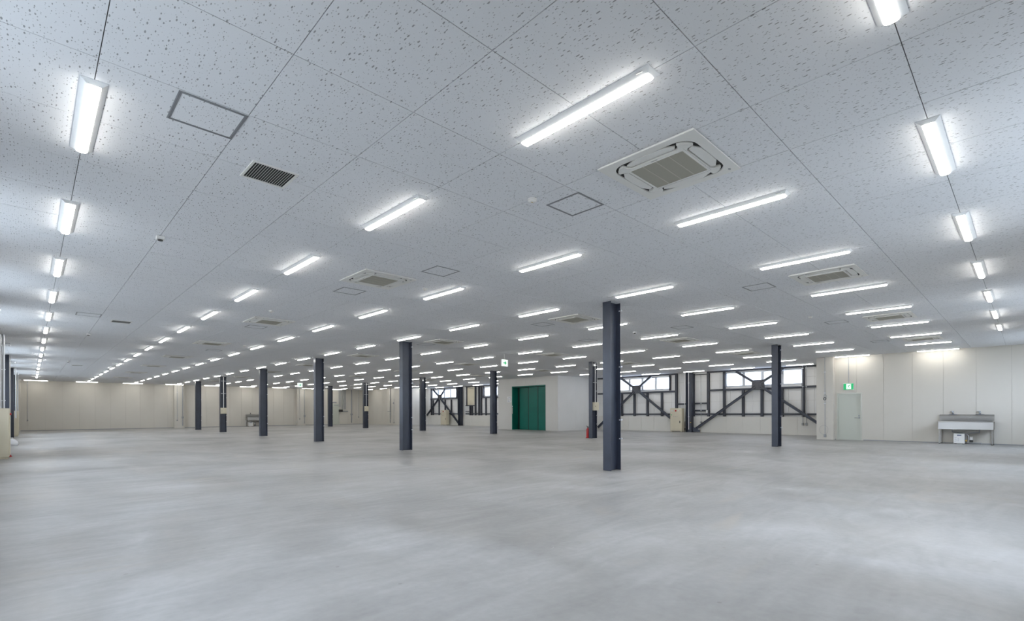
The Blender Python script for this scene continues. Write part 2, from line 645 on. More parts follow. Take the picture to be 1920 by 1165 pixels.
# far part of the recess
panel_wall('wall_right_recess_far', 'x', XB + .06, 1, EY1, 41.4, 0.93, H + .05, 0.60, 26.6, [W3, W4], zj=[1.78, 2.98], m=M_BOARD, gap=0.008)
panel_wall('wall_right_dado_far', 'x', XB - .06, 1, EY1, 41.4, 0, 0.93, 0.91, EY1, m=M_DADO, slab=.28)
panel_wall('wall_recess_end', 'y', 41.4, 1, 25.22, XB + .3, 0, H + .05, 0.91, 25.2, m=M_BOARD, gap=.003)
struct('wall_pier_far', MB().box(25.2, 25.5, 41.42, 43.3, 0, H + .05), M_WALL)
panel_wall('wall_far_side', 'x', 25.45, 1, 43.2, YF + .2, 0, H + .05, 0.91, 43.3, m=M_WALL)
# piers on the far wall
for n, (a, b) in enumerate(((8.49, 9.2), (18.34, 19.1), (-.95, -.45))):
    struct('trim_%d' % (n + 1), MB().box(a, b, YF - .32, YF, 0, H + .02), M_WALL)
# thin angle trim between panels and ceiling, and at the foot of the walls
struct('baseboard_right', MB().box(XR - .012, XR, YN, 4.78, 0, .035).box(XR - .012, XR, 5.76, 5.80, 0, .035), M_GREY)
struct('baseboard_far', MB().box(XL, 8.49, YF - .012, YF, 0, .05).box(9.2, 18.34, YF - .012, YF, 0, .05).box(19.1, 25.45, YF - .012, YF, 0, .05), M_GREY)


# ------------------------------------------------------------------ windows
def window(n, axis, plane, out, a0, a1, z0, z1, panes, glass=None):
    root = struct_empty('window_%d' % n)

    def B(mb, p0, p1, a, b, c, d):
        return mb.box(p0, p1, a, b, c, d) if axis == 'x' else mb.box(a, b, p0, p1, c, d)
    fr = MB()
    p0, p1 = plane + out * .0, plane + out * .10
    f = .045
    B(fr, p0, p1, a0, a1, z0, z0 + f)
    B(fr, p0, p1, a0, a1, z1 - f, z1)
    B(fr, p0, p1, a0, a0 + f, z0 + f, z1 - f)
    B(fr, p0, p1, a1 - f, a1, z0 + f, z1 - f)
    obj('window_frame', fr, M_WFRAME, root)
    wv = (a1 - a0) / panes
    for k in range(1, panes):
        mb = MB()
        B(mb, plane + out * .01, plane + out * .09, a0 + k * wv - .07, a0 + k * wv + .07, z0 + f, z1 - f)
        obj('mullion', mb, M_WFRAME, root)
    for k in range(panes):
        l = a0 + k * wv + (.07 if k else f)
        r = a0 + (k + 1) * wv - (.07 if k < panes - 1 else f)
        mb = MB()
        B(mb, plane + out * .045, plane + out * .051, l, r, z0 + f, z1 - f)
        obj('window_pane', mb, glass or M_FROST, root)
        s = MB()
        B(s, plane + out * .02, plane + out * .06, l, r, z0 + f, z0 + f + .025)
        B(s, plane + out * .02, plane + out * .06, l, r, z1 - f - .025, z1 - f)
        obj('sash', s, M_WFRAME, root)


wn = 1
window(wn, 'x', XB + .06, 1, *W1, 4); wn += 1
window(wn, 'x', XB + .06, 1, *W2, 4); wn += 1
window(wn, 'x', XB + .06, 1, *W3, 4); wn += 1
window(wn, 'x', XB + .06, 1, *W4, 4); wn += 1
for a, b in LW:
    window(wn, 'x', XL, -1, a, b, WLZ0, WZ1, max(2, round((b - a) / .98)), M_CLEAR); wn += 1
for a, b in NW:
    window(wn, 'y', YN, -1, a, b, WLZ0, WZ1, 4, M_CLEAR); wn += 1


# ------------------------------------------------------------------ steel framing on the recessed wall
GX0, GX1 = XB - .07, XB + .055


def girt(x, ya, yb, za, zb, label):
    """a square steel tube with its rounded arrises"""
    mb = MB().bbox(GX0, GX1, ya, yb, za, zb, .012)
    return obj('steel_rail' if abs(yb - ya) > abs(zb - za) else 'steel_stud', mb, M_GIRT, x)


def frame_thing(name, label, verts, rails):
    t = thing(name, label, 'steel frame', (0, 0, 0))
    for y, za, zb, wd in verts:
        girt(t, y - wd / 2, y + wd / 2, za, zb, None)
    for ya, yb, z, hh in rails:
        girt(t, ya, yb, z - hh / 2, z + hh / 2, None)
    return t


TOP = 3.52
frame_thing('wall_framing', 'dark steel framing around the right-hand row of high windows, beside the door pier',
            [(12.95, .931, TOP - .06, .14), (12.02, .931, TOP - .06, .13), (10.97, .931, 2.40, .13), (9.99, .931, 2.40, .13),
             (8.99, .931, 2.40, .13), (7.98, .931, TOP - .06, .13)],
            [(6.44, 13.02, TOP - .005, .10), (12.02, 12.89, 2.45, .09), (8.045, 11.955, 2.45, .10),
             (6.44, 7.915, 2.47, .10), (8.045, 8.925, 1.07, .085), (9.055, 9.925, 1.07, .085), (10.055, 10.905, 1.07, .085),
             (11.035, 11.955, 1.07, .085), (12.085, 12.88, 1.07, .085), (6.44, 7.915, 1.07, .085)])
frame_thing('wall_framing', 'dark steel framing around the high windows left of the cream cabinet',
            [(14.94, .931, TOP - .06, .14), (15.36, 2.52, TOP - .06, .10), (15.91, .931, 2.40, .13), (16.92, .931, 2.40, .13),
             (17.88, .931, 2.40, .13), (18.84, .931, 2.40, .13), (19.34, 2.52, TOP - .06, .12), (19.85, .931, 2.40, .13)],
            [(14.87, 20.8, TOP - .005, .10), (15.01, 20.8, 2.455, .10), (15.01, 15.845, 1.06, .085), (15.975, 16.855, 1.06, .085),
             (16.985, 17.815, 1.06, .085), (17.945, 18.775, 1.06, .085), (18.905, 19.785, 1.06, .085)])
frame_thing('wall_framing', 'short dark steel rails between the wall column and the window framing to its right',
            [(13.84, .931, TOP - .06, .12)],
            [(13.03, 13.775, 1.70, .09), (13.03, 13.775, 1.28, .09), (13.03, 13.775, 1.06, .085), (13.03, 13.775, 3.40, .03)])
frame_thing('wall_framing', 'single dark steel rail joining the wall column to the framing behind the cream cabinet',
            [(14.07, .931, TOP - .06, .10)], [(14.125, 14.86, 1.68, .09)])
frame_thing('wall_framing', 'dark steel framing round the farthest high windows left of the green elevator',
            [(40.80, .931, TOP - .06, .10), (40.50, .931, 2.40, .12), (39.50, .931, 2.40, .12), (38.52, .931, 2.40, .12), (37.57, .931, 2.40, .12),
             (36.72, 2.5, TOP - .06, .14), (36.50, .931, TOP - .06, .13)],
            [(36.45, 40.9, TOP - .005, .09), (36.57, 40.9, 2.50, .10), (37.63, 38.46, 1.07, .085), (38.58, 39.44, 1.07, .085),
             (39.56, 40.44, 1.07, .085), (36.57, 37.5, 1.07, .085)])
frame_thing('wall_framing', 'dark steel framing around the tall cream hatch on the far part of the window wall',
            [(35.25, 1.84, TOP - .06, .10), (34.05, .931, TOP - .06, .14), (33.57, .931, TOP - .06, .14), (33.28, .931, TOP - .06, .14),
             (34.80, .931, 1.76, .14), (34.52, .931, 1.76, .14), (33.0, 2.5, TOP - .06, .10), (32.64, .931, 2.45, .13), (31.6, .931, 2.45, .13), (30.6, .931, 2.45, .13)],
            [(29.0, 35.4, TOP - .005, .09), (34.12, 35.4, 1.80, .09), (29.0, 33.2, 2.50, .10), (34.87, 35.4, 1.07, .085), (34.87, 35.4, 1.28, .06),
             (34.12, 34.45, 1.07, .085), (33.64, 33.98, 1.07, .085), (32.7, 33.2, 1.07, .085), (31.66, 32.57, 1.07, .085), (29.0, 31.53, 1.07, .085)])
t = thing('wall_hatch', 'tall cream hatch panel high on the far window wall between dark studs', 'hatch', (XB + .02, 34.65, 1.86))
obj('hatch_panel', MB().bbox(-.02, .03, -.52, .54, 0, 1.58, .006), M_CREAM, t)
obj('hatch_arm', MB().box(-.05, -.025, -.3, .25, 1.46, 1.50), M_GREY, t)


# crossed braces with a gusset plate
def h_bar(pa, pb, wd=.12, dp=.10):
    """open channel section between two points of the plane x = const"""
    a, b = Vector(pa), Vector(pb)
    d = (b - a).normalized()
    n = Vector((0, -d.z, d.y))
    x = Vector((1, 0, 0))
    t = .012
    prof = [(-wd / 2, -dp / 2), (wd / 2, -dp / 2), (wd / 2, -dp / 2 + t), (t / 2, -dp / 2 + t), (t / 2, dp / 2 - t), (wd / 2, dp / 2 - t),
            (wd / 2, dp / 2), (-wd / 2, dp / 2), (-wd / 2, dp / 2 - t), (-t / 2, dp / 2 - t), (-t / 2, -dp / 2 + t), (-wd / 2, -dp / 2 + t)]
    # flanges face the room above and below the web
    return MB().loft([[p + n * u + x * v for v, u in [(q[0], q[1]) for q in prof]] for p in (a, b)])


def brace(label, yc, zc, ends, bx=XB - .19):
    t = thing('cross_brace', label, 'brace', (bx, yc, zc))
    for ye, ze in ends:
        d = Vector((0, ye - yc, ze - zc))
        s = d.normalized() * .16
        obj('brace_arm', h_bar((0, s.y, s.z), tuple(d), .12, .125), M_STEEL, t)
    obj('gusset_plate', MB().bbox(-.012, .012, -.33, .33, -.26, .26, .003), M_PLATE, t)
    obj('cover_plate', MB().prism([(-.2, -.035), (.2, -.035), (.2, .035), (-.2, .035)], -.03, -.013, 'x')
        .prism([(-.035, -.15), (.035, -.15), (.035, .15), (-.035, .15)], -.034, -.0301, 'x'), M_PLATE, t)
    bolt = MB().cyl((0, 0), .016, 0, .016, 6)
    bolt.v = [(-z - .0122, x, y) for x, y, z in bolt.v]
    bme = bolt.mesh('bolt', M_PLATE)
    for sy in (-1, 1):
        for sz in (-1, 1):
            for k in (0, 1):
                link('bolt', bme, t, (0, sy * (.20 + .07 * k), sz * (.12 + .05 * k)))
    return t


brace('crossed dark steel brace whose foot ends behind the cream cabinet with red button',
      17.62, 2.66, [(14.32, .13), (20.68, .14), (18.80, 3.45), (16.55, 3.45)])
brace('largest crossed dark steel brace before the high windows beside the door pier',
      10.12, 2.66, [(13.72, .14), (6.62, .14), (11.30, 3.45), (8.85, 3.45)])
brace('small far crossed dark steel brace before the farthest windows, foot by the far cabinet',
      39.15, 2.64, [(36.15, .13), (41.3, .9), (38.2, 3.45), (40.3, 3.45)])


# ------------------------------------------------------------------ steel columns
def h_section(fw, dp, tf=.014, tw=.010, along='x'):
    """flanges at both ends of the depth dp; web between, closed polygon"""
    a, b = dp / 2, fw / 2
    p = [(-a, -b), (-a + tf, -b), (-a + tf, -tw / 2), (a - tf, -tw / 2), (a - tf, -b), (a, -b),
         (a, b), (a - tf, b), (a - tf, tw / 2), (-a + tf, tw / 2), (-a + tf, b), (-a, b)]
    return p if along == 'x' else [(v, u) for u, v in p]


col_me = MB().prism(h_section(.20, .36), 0, H - .001).mesh('shaft', M_STEEL)
clip_me = MB().box(-.012, .012, -.025, .03, -.012, .012).box(-.02, .02, -.035, -.020, -.006, .020).mesh('clip', M_CLIP)
wrap_me = MB().box(-.17, .17, -.095, -.005, H - .06, H - .001).mesh('head_filler', M_STEEL)


def column(label, x, y, kind=0):
    t = thing('steel_column', label, 'column', (x, y, 0), 'interior steel columns')
    link('shaft', col_me, t)
    for z in (.66, 1.06, 2.19, 3.38):
        link('clip', clip_me, t, (.172, -.10, z))
    return t


XA, XC = 8.88, 18.80
COLS = [
    (XA, 6.14, 'nearest and tallest dark steel column, right of centre'),
    (XA, 14.20, 'dark steel column in the centre, second of its row, under a ceiling light end'),
    (XA, 21.05, 'third dark steel column of the row running left from the nearest one'),
    (XA, 28.10, 'fourth dark steel column of the left-hand row, hiding part of the distant sink'),
    (XA, 35.75, 'fifth dark column of the left-hand row, with a cream switch box and white conduit'),
    (XA, 42.25, 'farthest dark steel column of the left-hand row, plain and slim'),
    (XC, 6.13, 'dark steel column at right in front of the large brace and windows'),
    (XC, 14.05, 'dark steel column with cream box and red extinguisher, behind the nearest column'),
    (XC, 20.95, 'dark steel column just left of the green elevator doors'),
    (XC, 28.0, 'dark steel column right of the central one, beside the farthest windows'),
    (XC, 35.85, 'thin far dark column with cream box and white conduit, left of the central column'),
    (XC, 42.2, 'thinnest far dark column, beside the distant cream door'),
]
for x, y, lab in COLS:
    column(lab, x, y)


def switch_box(label, x, y, z0, conduit_lab):
    t = thing('switch_box', label, 'switch box', (x, y - .12, z0))
    obj('box_body', MB().bbox(-.16, .16, -.07, .07, 0, .38, .006), M_CREAM, t)
    obj('box_door', MB().bbox(-.145, .145, -.078, -.0705, .015, .365, .003), M_CREAM, t)
    obj('lock', MB().box(-.12, -.10, -.084, -.0785, .17, .21), M_RUBBER, t)
    c = thing('conduit_pipe', conduit_lab, 'conduit', (x + .02, y - .085, z0 + .38))
    obj('pipe', MB().tube([(0, 0, 0), (0, 0, H - z0 - .39)], .02, 10), M_WHITE, c)
    for z in (.9, 1.7):
        obj('pipe_clamp', MB().box(-.15, .15, -.03, .03 - .01, z, z + .02), M_GALV, c)


switch_box('cream switch box on the fifth column of the left-hand row', XA, 35.75, 1.17, 'white conduit above the cream box on the left-hand row of columns')
switch_box('cream switch box on the column with the red extinguisher', XC + .05, 14.05, 1.29, 'white conduit above the cream box beside the nearest column')
switch_box('cream switch box on the thin far column left of the central column', XC, 35.85, 1.32, 'white conduit above the cream box on the thin far column')
for n, (x, y, zz, lab) in enumerate([(XC - .08, 13.93, 3.33, 'small white junction box at the top of the column with extinguisher'),
                                     (XC - .05, 27.88, 3.30, 'small white junction box on top of the column beside the farthest windows')]):
    t = thing('junction_box', lab, 'junction box', (x, y, zz))
    obj('box_body', MB().bbox(-.04, .04, -.03, .03, 0, .09, .006), M_WHITE, t)
    obj('box_lid', MB().bbox(-.035, .035, -.036, -.0305, .006, .084, .002), M_CLIP, t)

# ------------------------------------------------------------------ wall columns
wc_me = MB().prism(h_section(.30, .34, along='y'), 0, H - .001).mesh('shaft', M_STEEL)


def wall_column(label, x, y, base=False):
    t = thing('wall_column', label, 'column', (x, y, 0))
    link('shaft', wc_me, t)
    if base:
        obj('base_plate', MB().bbox(-.21, .21, -.23, .23, 0, .025, .004), M_STEEL, t)
    return t


t = wall_column('dark steel wall column between the two braced windows, right of the cream cabinet', XB - .24, 13.98)
obj('gusset_plate', MB().prism([(-.17, .03), (-.62, .03), (-.62, .12), (-.17, .34)], -.01, .01, 'x'), M_STEEL, t)
obj('orange_tag', MB().box(-.20, -.19, -.19, -.12, .55, .59), M_BRASS, t)
t = wall_column('dark steel wall column at the far window wall beside the cream hatch', XB - .24, 35.9)
LC = [(6.1, 'nearest dark steel column on the left wall, outside the picture'), (13.9, 'second dark steel column on the left wall, outside the picture'),
      (20.9, 'black steel column with pale pipes on the left wall, directly behind the nearer cream cabinet'),
      (27.9, 'dark blue steel column on the left wall in front of the white pier'),
      (35.9, 'dark steel column on the left wall just beyond the white pier'),
      (42.1, 'farthest dark steel column on the left wall, above the smaller cream cabinet')]
for y, lab in LC:
    t = thing('wall_column', lab, 'column', (XL + .20, y, 0))
    obj('shaft', MB().prism(h_section(.30, .36), 0, H - .001), M_STEEL, t)
    obj('cable_hook', MB().tube([(.18, -.1, 3.3), (.34, -.1, 3.3), (.34, -.1, 3.26)], .012, 6), M_GREY, t)
    obj('hook_tip', MB().cyl((.34, -.1), .022, 3.22, 3.26, 8), M_CLIP, t)
struct('trim_4', MB().box(XL, -.57, 29.0, 29.7, 0, H + .02), M_BOARD)
for n, (px_, y, lab, m_) in enumerate([(-.60, 20.62, 'left one of two pale pipes rising beside the black column behind the nearer cabinet', M_CLIP),
                                       (-.53, 20.58, 'right one of two pale pipes rising beside the black column behind the nearer cabinet', M_CLIP),
                                       (-.50, 35.6, 'thin pale pipe on the dark column beyond the white pier', M_CLIP),
                                       (-.50, 41.8, 'thin grey pipe on the farthest column of the left wall', M_PIPE)]):
    t = thing('conduit_pipe', lab, 'conduit', (px_, y, 1.0))
    obj('pipe', MB().tube([(0, 0, 0), (0, 0, H - 1.02)], .022, 8), m_, t)
    for z in (.6, 1.5, 2.2):
        obj('pipe_clamp', MB().box(-.032, .032, .022, .05, z, z + .03), M_GALV, t)


# ------------------------------------------------------------------ cream control cabinets
def control_cabinet(label, y0, y1, x0, x1, h=1.42, detail=True):
    """front faces -x"""
    yc = (y0 + y1) / 2
    W = (y1 - y0) / 2
    D = x1 - x0
    t = thing('control_cabinet', label, 'electrical cabinet', (x0, yc, 0))
    obj('cabinet_body', MB().bbox(0, D, -W, W, .06, h, .008), M_CREAM, t)
    lg = MB()
    lg.box(.02, .06, -W + .02, -W + .08, 0, .06).box(.02, .06, W - .08, W - .02, 0, .06)
    lg.box(D - .06, D - .02, -W + .02, -W + .08, 0, .06).box(D - .06, D - .02, W - .08, W - .02, 0, .06)
    obj('cabinet_feet', lg, M_CREAM, t)
    obj('upper_door', MB().bbox(-.012, -.001, -W + .02, W - .02, h - .36, h - .02, .003), M_CREAM, t)
    obj('lower_door', MB().bbox(-.012, -.001, -W + .02, W - .02, .10, h - .375, .003), M_CREAM, t)
    d = obj('door_handle', MB().bbox(-.035, -.0125, -.022, .022, -.07, .07, .006), M_RUBBER, t, (0, -W + .12, .60))
    for yy, r, m, nm in ((W * .58, .045, M_CLIP, 'gauge'), (W * .02, .055, M_RED, 'stop_button'), (-W * .45, .045, M_WHITE, 'gauge')):
        mb = MB().loft([[(-.012, yy + r * math.cos(a), h - .15 + r * math.sin(a)) for a in [2 * PI * k / 14 for k in range(14)]],
                        [(-.04, yy + r * .85 * math.cos(a), h - .15 + r * .85 * math.sin(a)) for a in [2 * PI * k / 14 for k in range(14)]]])
        obj(nm, mb, m, t)
    for k in range(3):
        mb = MB()
        yy = W * .32 - k * W * .28
        mb.loft([[(-.012 - q, yy + .018 * math.cos(a), h - .50 + .018 * math.sin(a)) for a in [2 * PI * i / 8 for i in range(8)]] for q in (0, .015)])
        obj('indicator_lamp', mb, M_GREY, t)
    obj('green_label', MB().box(-.016, -.0125, W - .13, W - .06, h - .42, h - .385).box(-.016, -.0125, W - .12, W - .07, h - .385, h - .37), M_SIGNGREEN, t)
    obj('nameplate', MB().box(-.014, -.0125, -W + .06, -W + .14, h - .155, h - .145), M_GREY, t)
    return t


control_cabinet('cream control cabinet with red button beside the wall column, between the braced windows', 14.27, 15.02, 27.78, 28.10)
control_cabinet('small distant cream control cabinet under the farthest windows', 37.50, 38.40, 27.78, 28.10)
# two cabinets on the left wall, seen from the side
for y0, lab in ((19.25, 'nearer cream cabinet at the left edge with a grey conduit on its side'), (37.6, 'smaller cream cabinet farther along the left wall')):
    t = thing('control_cabinet', lab, 'electrical cabinet', (XL + .02, y0, 0))
    D = .53 if y0 < 25 else .50
    obj('cabinet_body', MB().bbox(0, D, 0, .8, .05, 1.38, .008), M_CREAM, t)
    obj('cabinet_base', MB().bbox(.02, D - .02, .02, .78, 0, .05, .004), M_CREAM, t)
    obj('cabinet_door', MB().bbox(D, D + .012, .02, .78, .10, 1.36, .003), M_CREAM, t)
    if y0 < 25:
        obj('stop_button', MB().loft([[(D + .013 + q, .10 + .028 * math.cos(a), 1.22 + .028 * math.sin(a)) for a in [2 * PI * i / 12 for i in range(12)]] for q in (0, .03)]), M_RED, t)
    if y0 < 25:
        c = thing('flexible_conduit', 'grey bent flexible conduit running down the side of the nearer cream cabinet', 'conduit', (XL + .30, y0 - .05, 0))
        obj('pipe', MB().tube([(-.25, 0, 1.16), (-.12, 0, 1.15), (-.04, 0, 1.06), (.01, 0, .90), (.02, 0, .70), (.0, 0, .4), (0, 0, 0)], .035, 10), M_PIPE, c)
        obj('pipe_joint', MB().cyl((0, 0), .045, .60, .72, 10), M_GALV, c)
        obj('pipe', MB().tube([(-.07, 0, 1.0), (-.07, 0, .2)], .02, 8), M_PIPE, c)


# ------------------------------------------------------------------ fire extinguishers
def extinguisher(label, x, y):
    t = thing('fire_extinguisher', label, 'fire extinguisher', (x, y, 0))
    obj('stand', MB().cyl((0, 0), .11, 0, .02, 16).cyl((0, 0), .095, .0201, .05, 16), M_RED, t)
    prof = [(.072, .051), (.078, .07), (.078, .38), (.07, .42), (.045, .46), (.025, .48), (.025, .50)]
    obj('cylinder', MB().loft([[(r * math.cos(2 * PI * k / 16), r * math.sin(2 * PI * k / 16), z) for k in range(16)] for r, z in prof]), M_RED, t, smooth=True)
    obj('valve', MB().bbox(-.02, .02, -.03, .05, .501, .53, .004), M_RUBBER, t)
    obj('lever', MB().prism([(.0, .531), (.11, .56), (.11, .575), (0, .55)], -.012, .012, 'x'), M_RUBBER, t)
    obj('hose', MB().tube([(0, -.03, .515), (0, -.09, .50), (0, -.105, .40), (0, -.10, .2), (0, -.098, .1)], .012, 8), M_RUBBER, t)


extinguisher('red fire extinguisher standing at the left foot of the column with the cream box', XC - .05, 14.30)
extinguisher('red fire extinguisher mostly hidden behind the nearer cream cabinet at the left wall', -.47, 20.22)
t = thing('plastic_sheet', 'crumpled white plastic bundle on the floor behind the nearer cream cabinet', 'bundle', (-.50, 27.0, 0))
rg = []
for r, z in ((.17, .0), (.18, .08), (.15, .17), (.09, .24), (.02, .28)):
    rg.append([(r * math.cos(2 * PI * k / 12) * (1 + .12 * math.sin(3 * k + z * 9)), r * math.sin(2 * PI * k / 12), z) for k in range(12)])
obj('sheet', MB().loft(rg), M_CLOTH, t, smooth=True)
obj('tied_end', MB().cyl((0, 0), .03, .275, .32, 8, r2=.05), M_CLOTH, t)

# ------------------------------------------------------------------ elevator
t = thing('elevator', 'wide green freight elevator entrance with three sliding door panels in the pale block', 'elevator', (EX, (ED[0] + ED[1]) / 2, 0))
hw = (ED[1] - ED[0]) / 2
obj('door_frame', MB().box(-.02, .50, hw - .10, hw - .001, 0, 2.999).box(-.02, .50, -hw + .001, -hw + .03, 0, 2.999)
    .box(-.02, .50, -hw + .03, hw - .10, 2.93, 2.999), M_GREEN, t)
obj('recess_shade_panel', MB().box(.46, .50, -hw + .03, hw - .10, 0, 2.93), M_GREENDK, t)  # recess shade put into this panel's dark colour
pan = [(.30, 1.22, .40), (-.68, .255, .31), (-hw + .035, -.725, .22)]
for a, b, x in pan:
    obj('door_panel', MB().bbox(x, x + .04, a, b, .01, 2.92, .006), M_GREEN, t)
obj('gap_shade_strip', MB().box(.295, .309, .255, .300, .01, 2.92), M_GREENDK, t)  # dark strips standing in for the shade between door panels
obj('gap_shade_strip', MB().box(.205, .219, -.725, -.680, .01, 2.92), M_GREENDK, t)
obj('sill', MB().box(-.02, .46, -hw + .03, hw - .10, 0, .008), M_STAIN, t)
obj('call_panel', MB().bbox(-.034, -.021, hw - .085, hw - .02, 1.10, 1.52, .004), M_STAIN, t)
obj('key_switch', MB().bbox(-.034, -.021, hw - .075, hw - .03, 1.56, 1.66, .004), M_CLIP, t)
for k, (y, lab) in enumerate(((25.30, 'upper'), (25.30, 'lower'))):
    z0 = 2.12 if k == 0 else 1.90
    s = thing('notice_plate', '%s of two small white notices with blue print left of the green elevator' % lab, 'notice', (EX - .004, y, z0))
    obj('plate', MB().box(-.003, .003, -.21, .21, 0, .18), M_WHITE, s)
    for q in range(3):
        mb = MB()
        for c in range(5):
            if (c * 7 + q * 3 + k) % 5:
                mb.box(-.005, -.0031, .16 - c * .07 - .045, .16 - c * .07, .13 - q * .05, .155 - q * .05)
        obj('print', mb, M_INK, s)

# ------------------------------------------------------------------ door at the right wall
t = struct_empty('door_1', (XR, (DOOR[0] + DOOR[1]) / 2, 0))
dw = (DOOR[1] - DOOR[0]) / 2
obj('door_frame', MB().box(-.02, .14, -dw, -dw + .045, 0, 2.0).box(-.02, .14, dw - .045, dw, 0, 2.0).box(-.02, .14, -dw + .045, dw - .045, 1.955, 2.0), M_DOORFR, t)
obj('door_leaf', MB().bbox(.03, .075, -dw + .048, dw - .048, .002, 1.952, .002), M_DOOR, t)
h = obj('door_handle', MB().tube([(.028, -dw + .10, .94), (-.02, -dw + .10, .94), (-.025, -dw + .13, .94), (-.025, -dw + .25, .94)], .009, 8), M_CHROME, t)
obj('light_block_strip', MB().box(.076, .15, -dw + .045, dw - .045, 0, .03), M_GREY, t)  # unseen strip added behind the leaf to block light leaking underneath
obj('lock', MB().tube([(.029, -dw + .10, 1.03), (.015, -dw + .10, 1.03)], .022, 12), M_CHROME, t)
obj('handle_rose', MB().tube([(.029, -dw + .10, .94), (.018, -dw + .10, .94)], .025, 12), M_CHROME, t)

# door on the far wall
t = struct_empty('door_2', (22.15, YF, 0))
obj('door_frame', MB().box(-.50, -.45, -.05, 0, 0, 2.1).box(.45, .50, -.05, 0, 0, 2.1).box(-.45, .45, -.05, 0, 2.05, 2.1), M_DOORFR, t)
obj('door_leaf', MB().bbox(-.445, .445, -.035, -.002, .01, 2.045, .003), M_DOOR, t)
obj('door_handle', MB().tube([(-.35, -.037, .95), (-.35, -.08, .95), (-.24, -.08, .95)], .012, 8), M_CHROME, t)
obj('door_closer', MB().bbox(-.05, .35, -.085, -.037, 1.93, 2.0, .005), M_GREY, t)
t = thing('wall_sign', 'small grey plate fixed on the far wall above the distant cream door', 'sign', (22.15, YF - .02, 2.17))
obj('plate', MB().bbox(-.2, .2, -.02, .0, 0, .12, .004), M_GREY, t)


# ------------------------------------------------------------------ exit signs
def running_man(mb, cx, cz, s, x0, x1):
    def P(pts):
        mb.prism([(cx + a * s, cz + b * s) for a, b in pts], x0, x1, 'x')
    # head, torso, arms, legs (y grows to the left as seen from the room)
    P([(-.22 + .09 * math.cos(k * PI / 4), .36 + .09 * math.sin(k * PI / 4)) for k in range(8)])
    P([(-.16, .26), (-.02, .22), (.12, -.06), (-.02, -.12)])
    P([(-.14, .25), (-.34, .12), (-.38, .0), (-.32, .0), (-.27, .09), (-.10, .17)])
    P([(-.02, .22), (.20, .20), (.30, .08), (.24, .05), (.16, .14), (.0, .14)])
    P([(-.02, -.12), (.08, -.10), (-.12, -.24), (-.14, -.44), (-.22, -.44), (-.20, -.20)])
    P([(.12, -.06), (.02, -.12), (.16, -.30), (.34, -.32), (.34, -.39), (.12, -.38)])


t = thing('exit_sign', 'green lit exit sign with a white running figure above the right-hand door', 'exit sign', (XR - .045, 5.29, 2.12))
obj('sign_case', MB().bbox(0, .045, -.19, .19, 0, .28, .005), M_WHITE, t)
obj('green_face', MB().box(-.004, -.0005, -.18, .18, .012, .268), M_SIGNGREENLIT, t)
obj('white_door_field', MB().box(-.006, -.0041, -.095, .075, .03, .25), M_SIGNLIT, t)
mb = MB()
running_man(mb, -.01, .14, .22, -.009, -.0062)
obj('running_figure', mb, M_SIGNGREENLIT, t)
c = thing('conduit_pipe', 'thin grey conduit from the ceiling down to the exit sign over the door', 'conduit', (XR - .02, 5.29, 2.40))
obj('pipe', MB().tube([(0, 0, 0), (0, 0, H - 2.41)], .013, 8), M_PIPE, c)
for z in (.4, .85):
    obj('pipe_clamp', MB().box(-.004, .02, -.03, .03, z, z + .02), M_GALV, c)


def hanging_sign(label, x, y, w2=.17, hh=.30, drop=.10):
    t = thing('exit_sign', label, 'exit sign', (x, y, H))
    z1 = -drop
    z0 = z1 - hh
    obj('sign_case', MB().bbox(-w2, w2, -.03, .03, z0, z1, .005), M_WHITE, t)
    obj('white_face', MB().box(-w2 + .01, w2 - .01, -.033, -.0305, z0 + .01, z1 - .01), M_SIGNLIT, t)
    c = (z0 + z1) / 2
    mb = MB()
    mb.prism([(-.09, c - .022), (.02, c - .022), (-.03, c - .075), (.02, c - .075), (.095, c), (.02, c + .075), (-.03, c + .075), (.02, c + .022), (-.09, c + .022)], -.036, -.0331, 'y')
    obj('green_arrow', mb, M_SIGNGREENLIT, t)
    obj('hanger', MB().cyl((0, 0), .012, z1, -.001, 8), M_WHITE, t)


hanging_sign('white hanging exit sign with green arrow, under the ceiling above the elevator side', 13.6, 14.5, hh=.28, drop=.22)
hanging_sign('farther small white hanging exit sign with green arrow, left of the tall centre-left columns', 14.6, 38.0, w2=.19, hh=.34, drop=.08)

# ------------------------------------------------------------------ conduits, outlets and small wall fittings
def drop_conduit(label, axis, x, y, z0, outlet=True, r=.013, m=None, top=H - .01, clamps=(1.2, 2.4)):
    """pipe running down a wall to an outlet box. axis 'x' -> wall face has normal x (room at -x); 'y' room at -y"""
    t = thing('wall_outlet' if outlet else 'conduit_pipe', label, 'outlet' if outlet else 'conduit', (x, y, 0))
    obj('pipe', MB().tube([(0, 0, z0), (0, 0, top)], r, 8), m or M_PIPE, t)
    if outlet:
        obj('outlet_box', MB().bbox(-.035, .035, -.045, .045, z0 - .12, z0, .006), M_GREY, t)
    for z in clamps:
        if z > z0 + .1:
            mb = MB().box(-.018, .018, -.04, .04, z, z + .02) if axis == 'x' else MB().box(-.04, .04, -.018, .018, z, z + .02)
            obj('pipe_clamp', mb, M_CLIP, t)
    return t


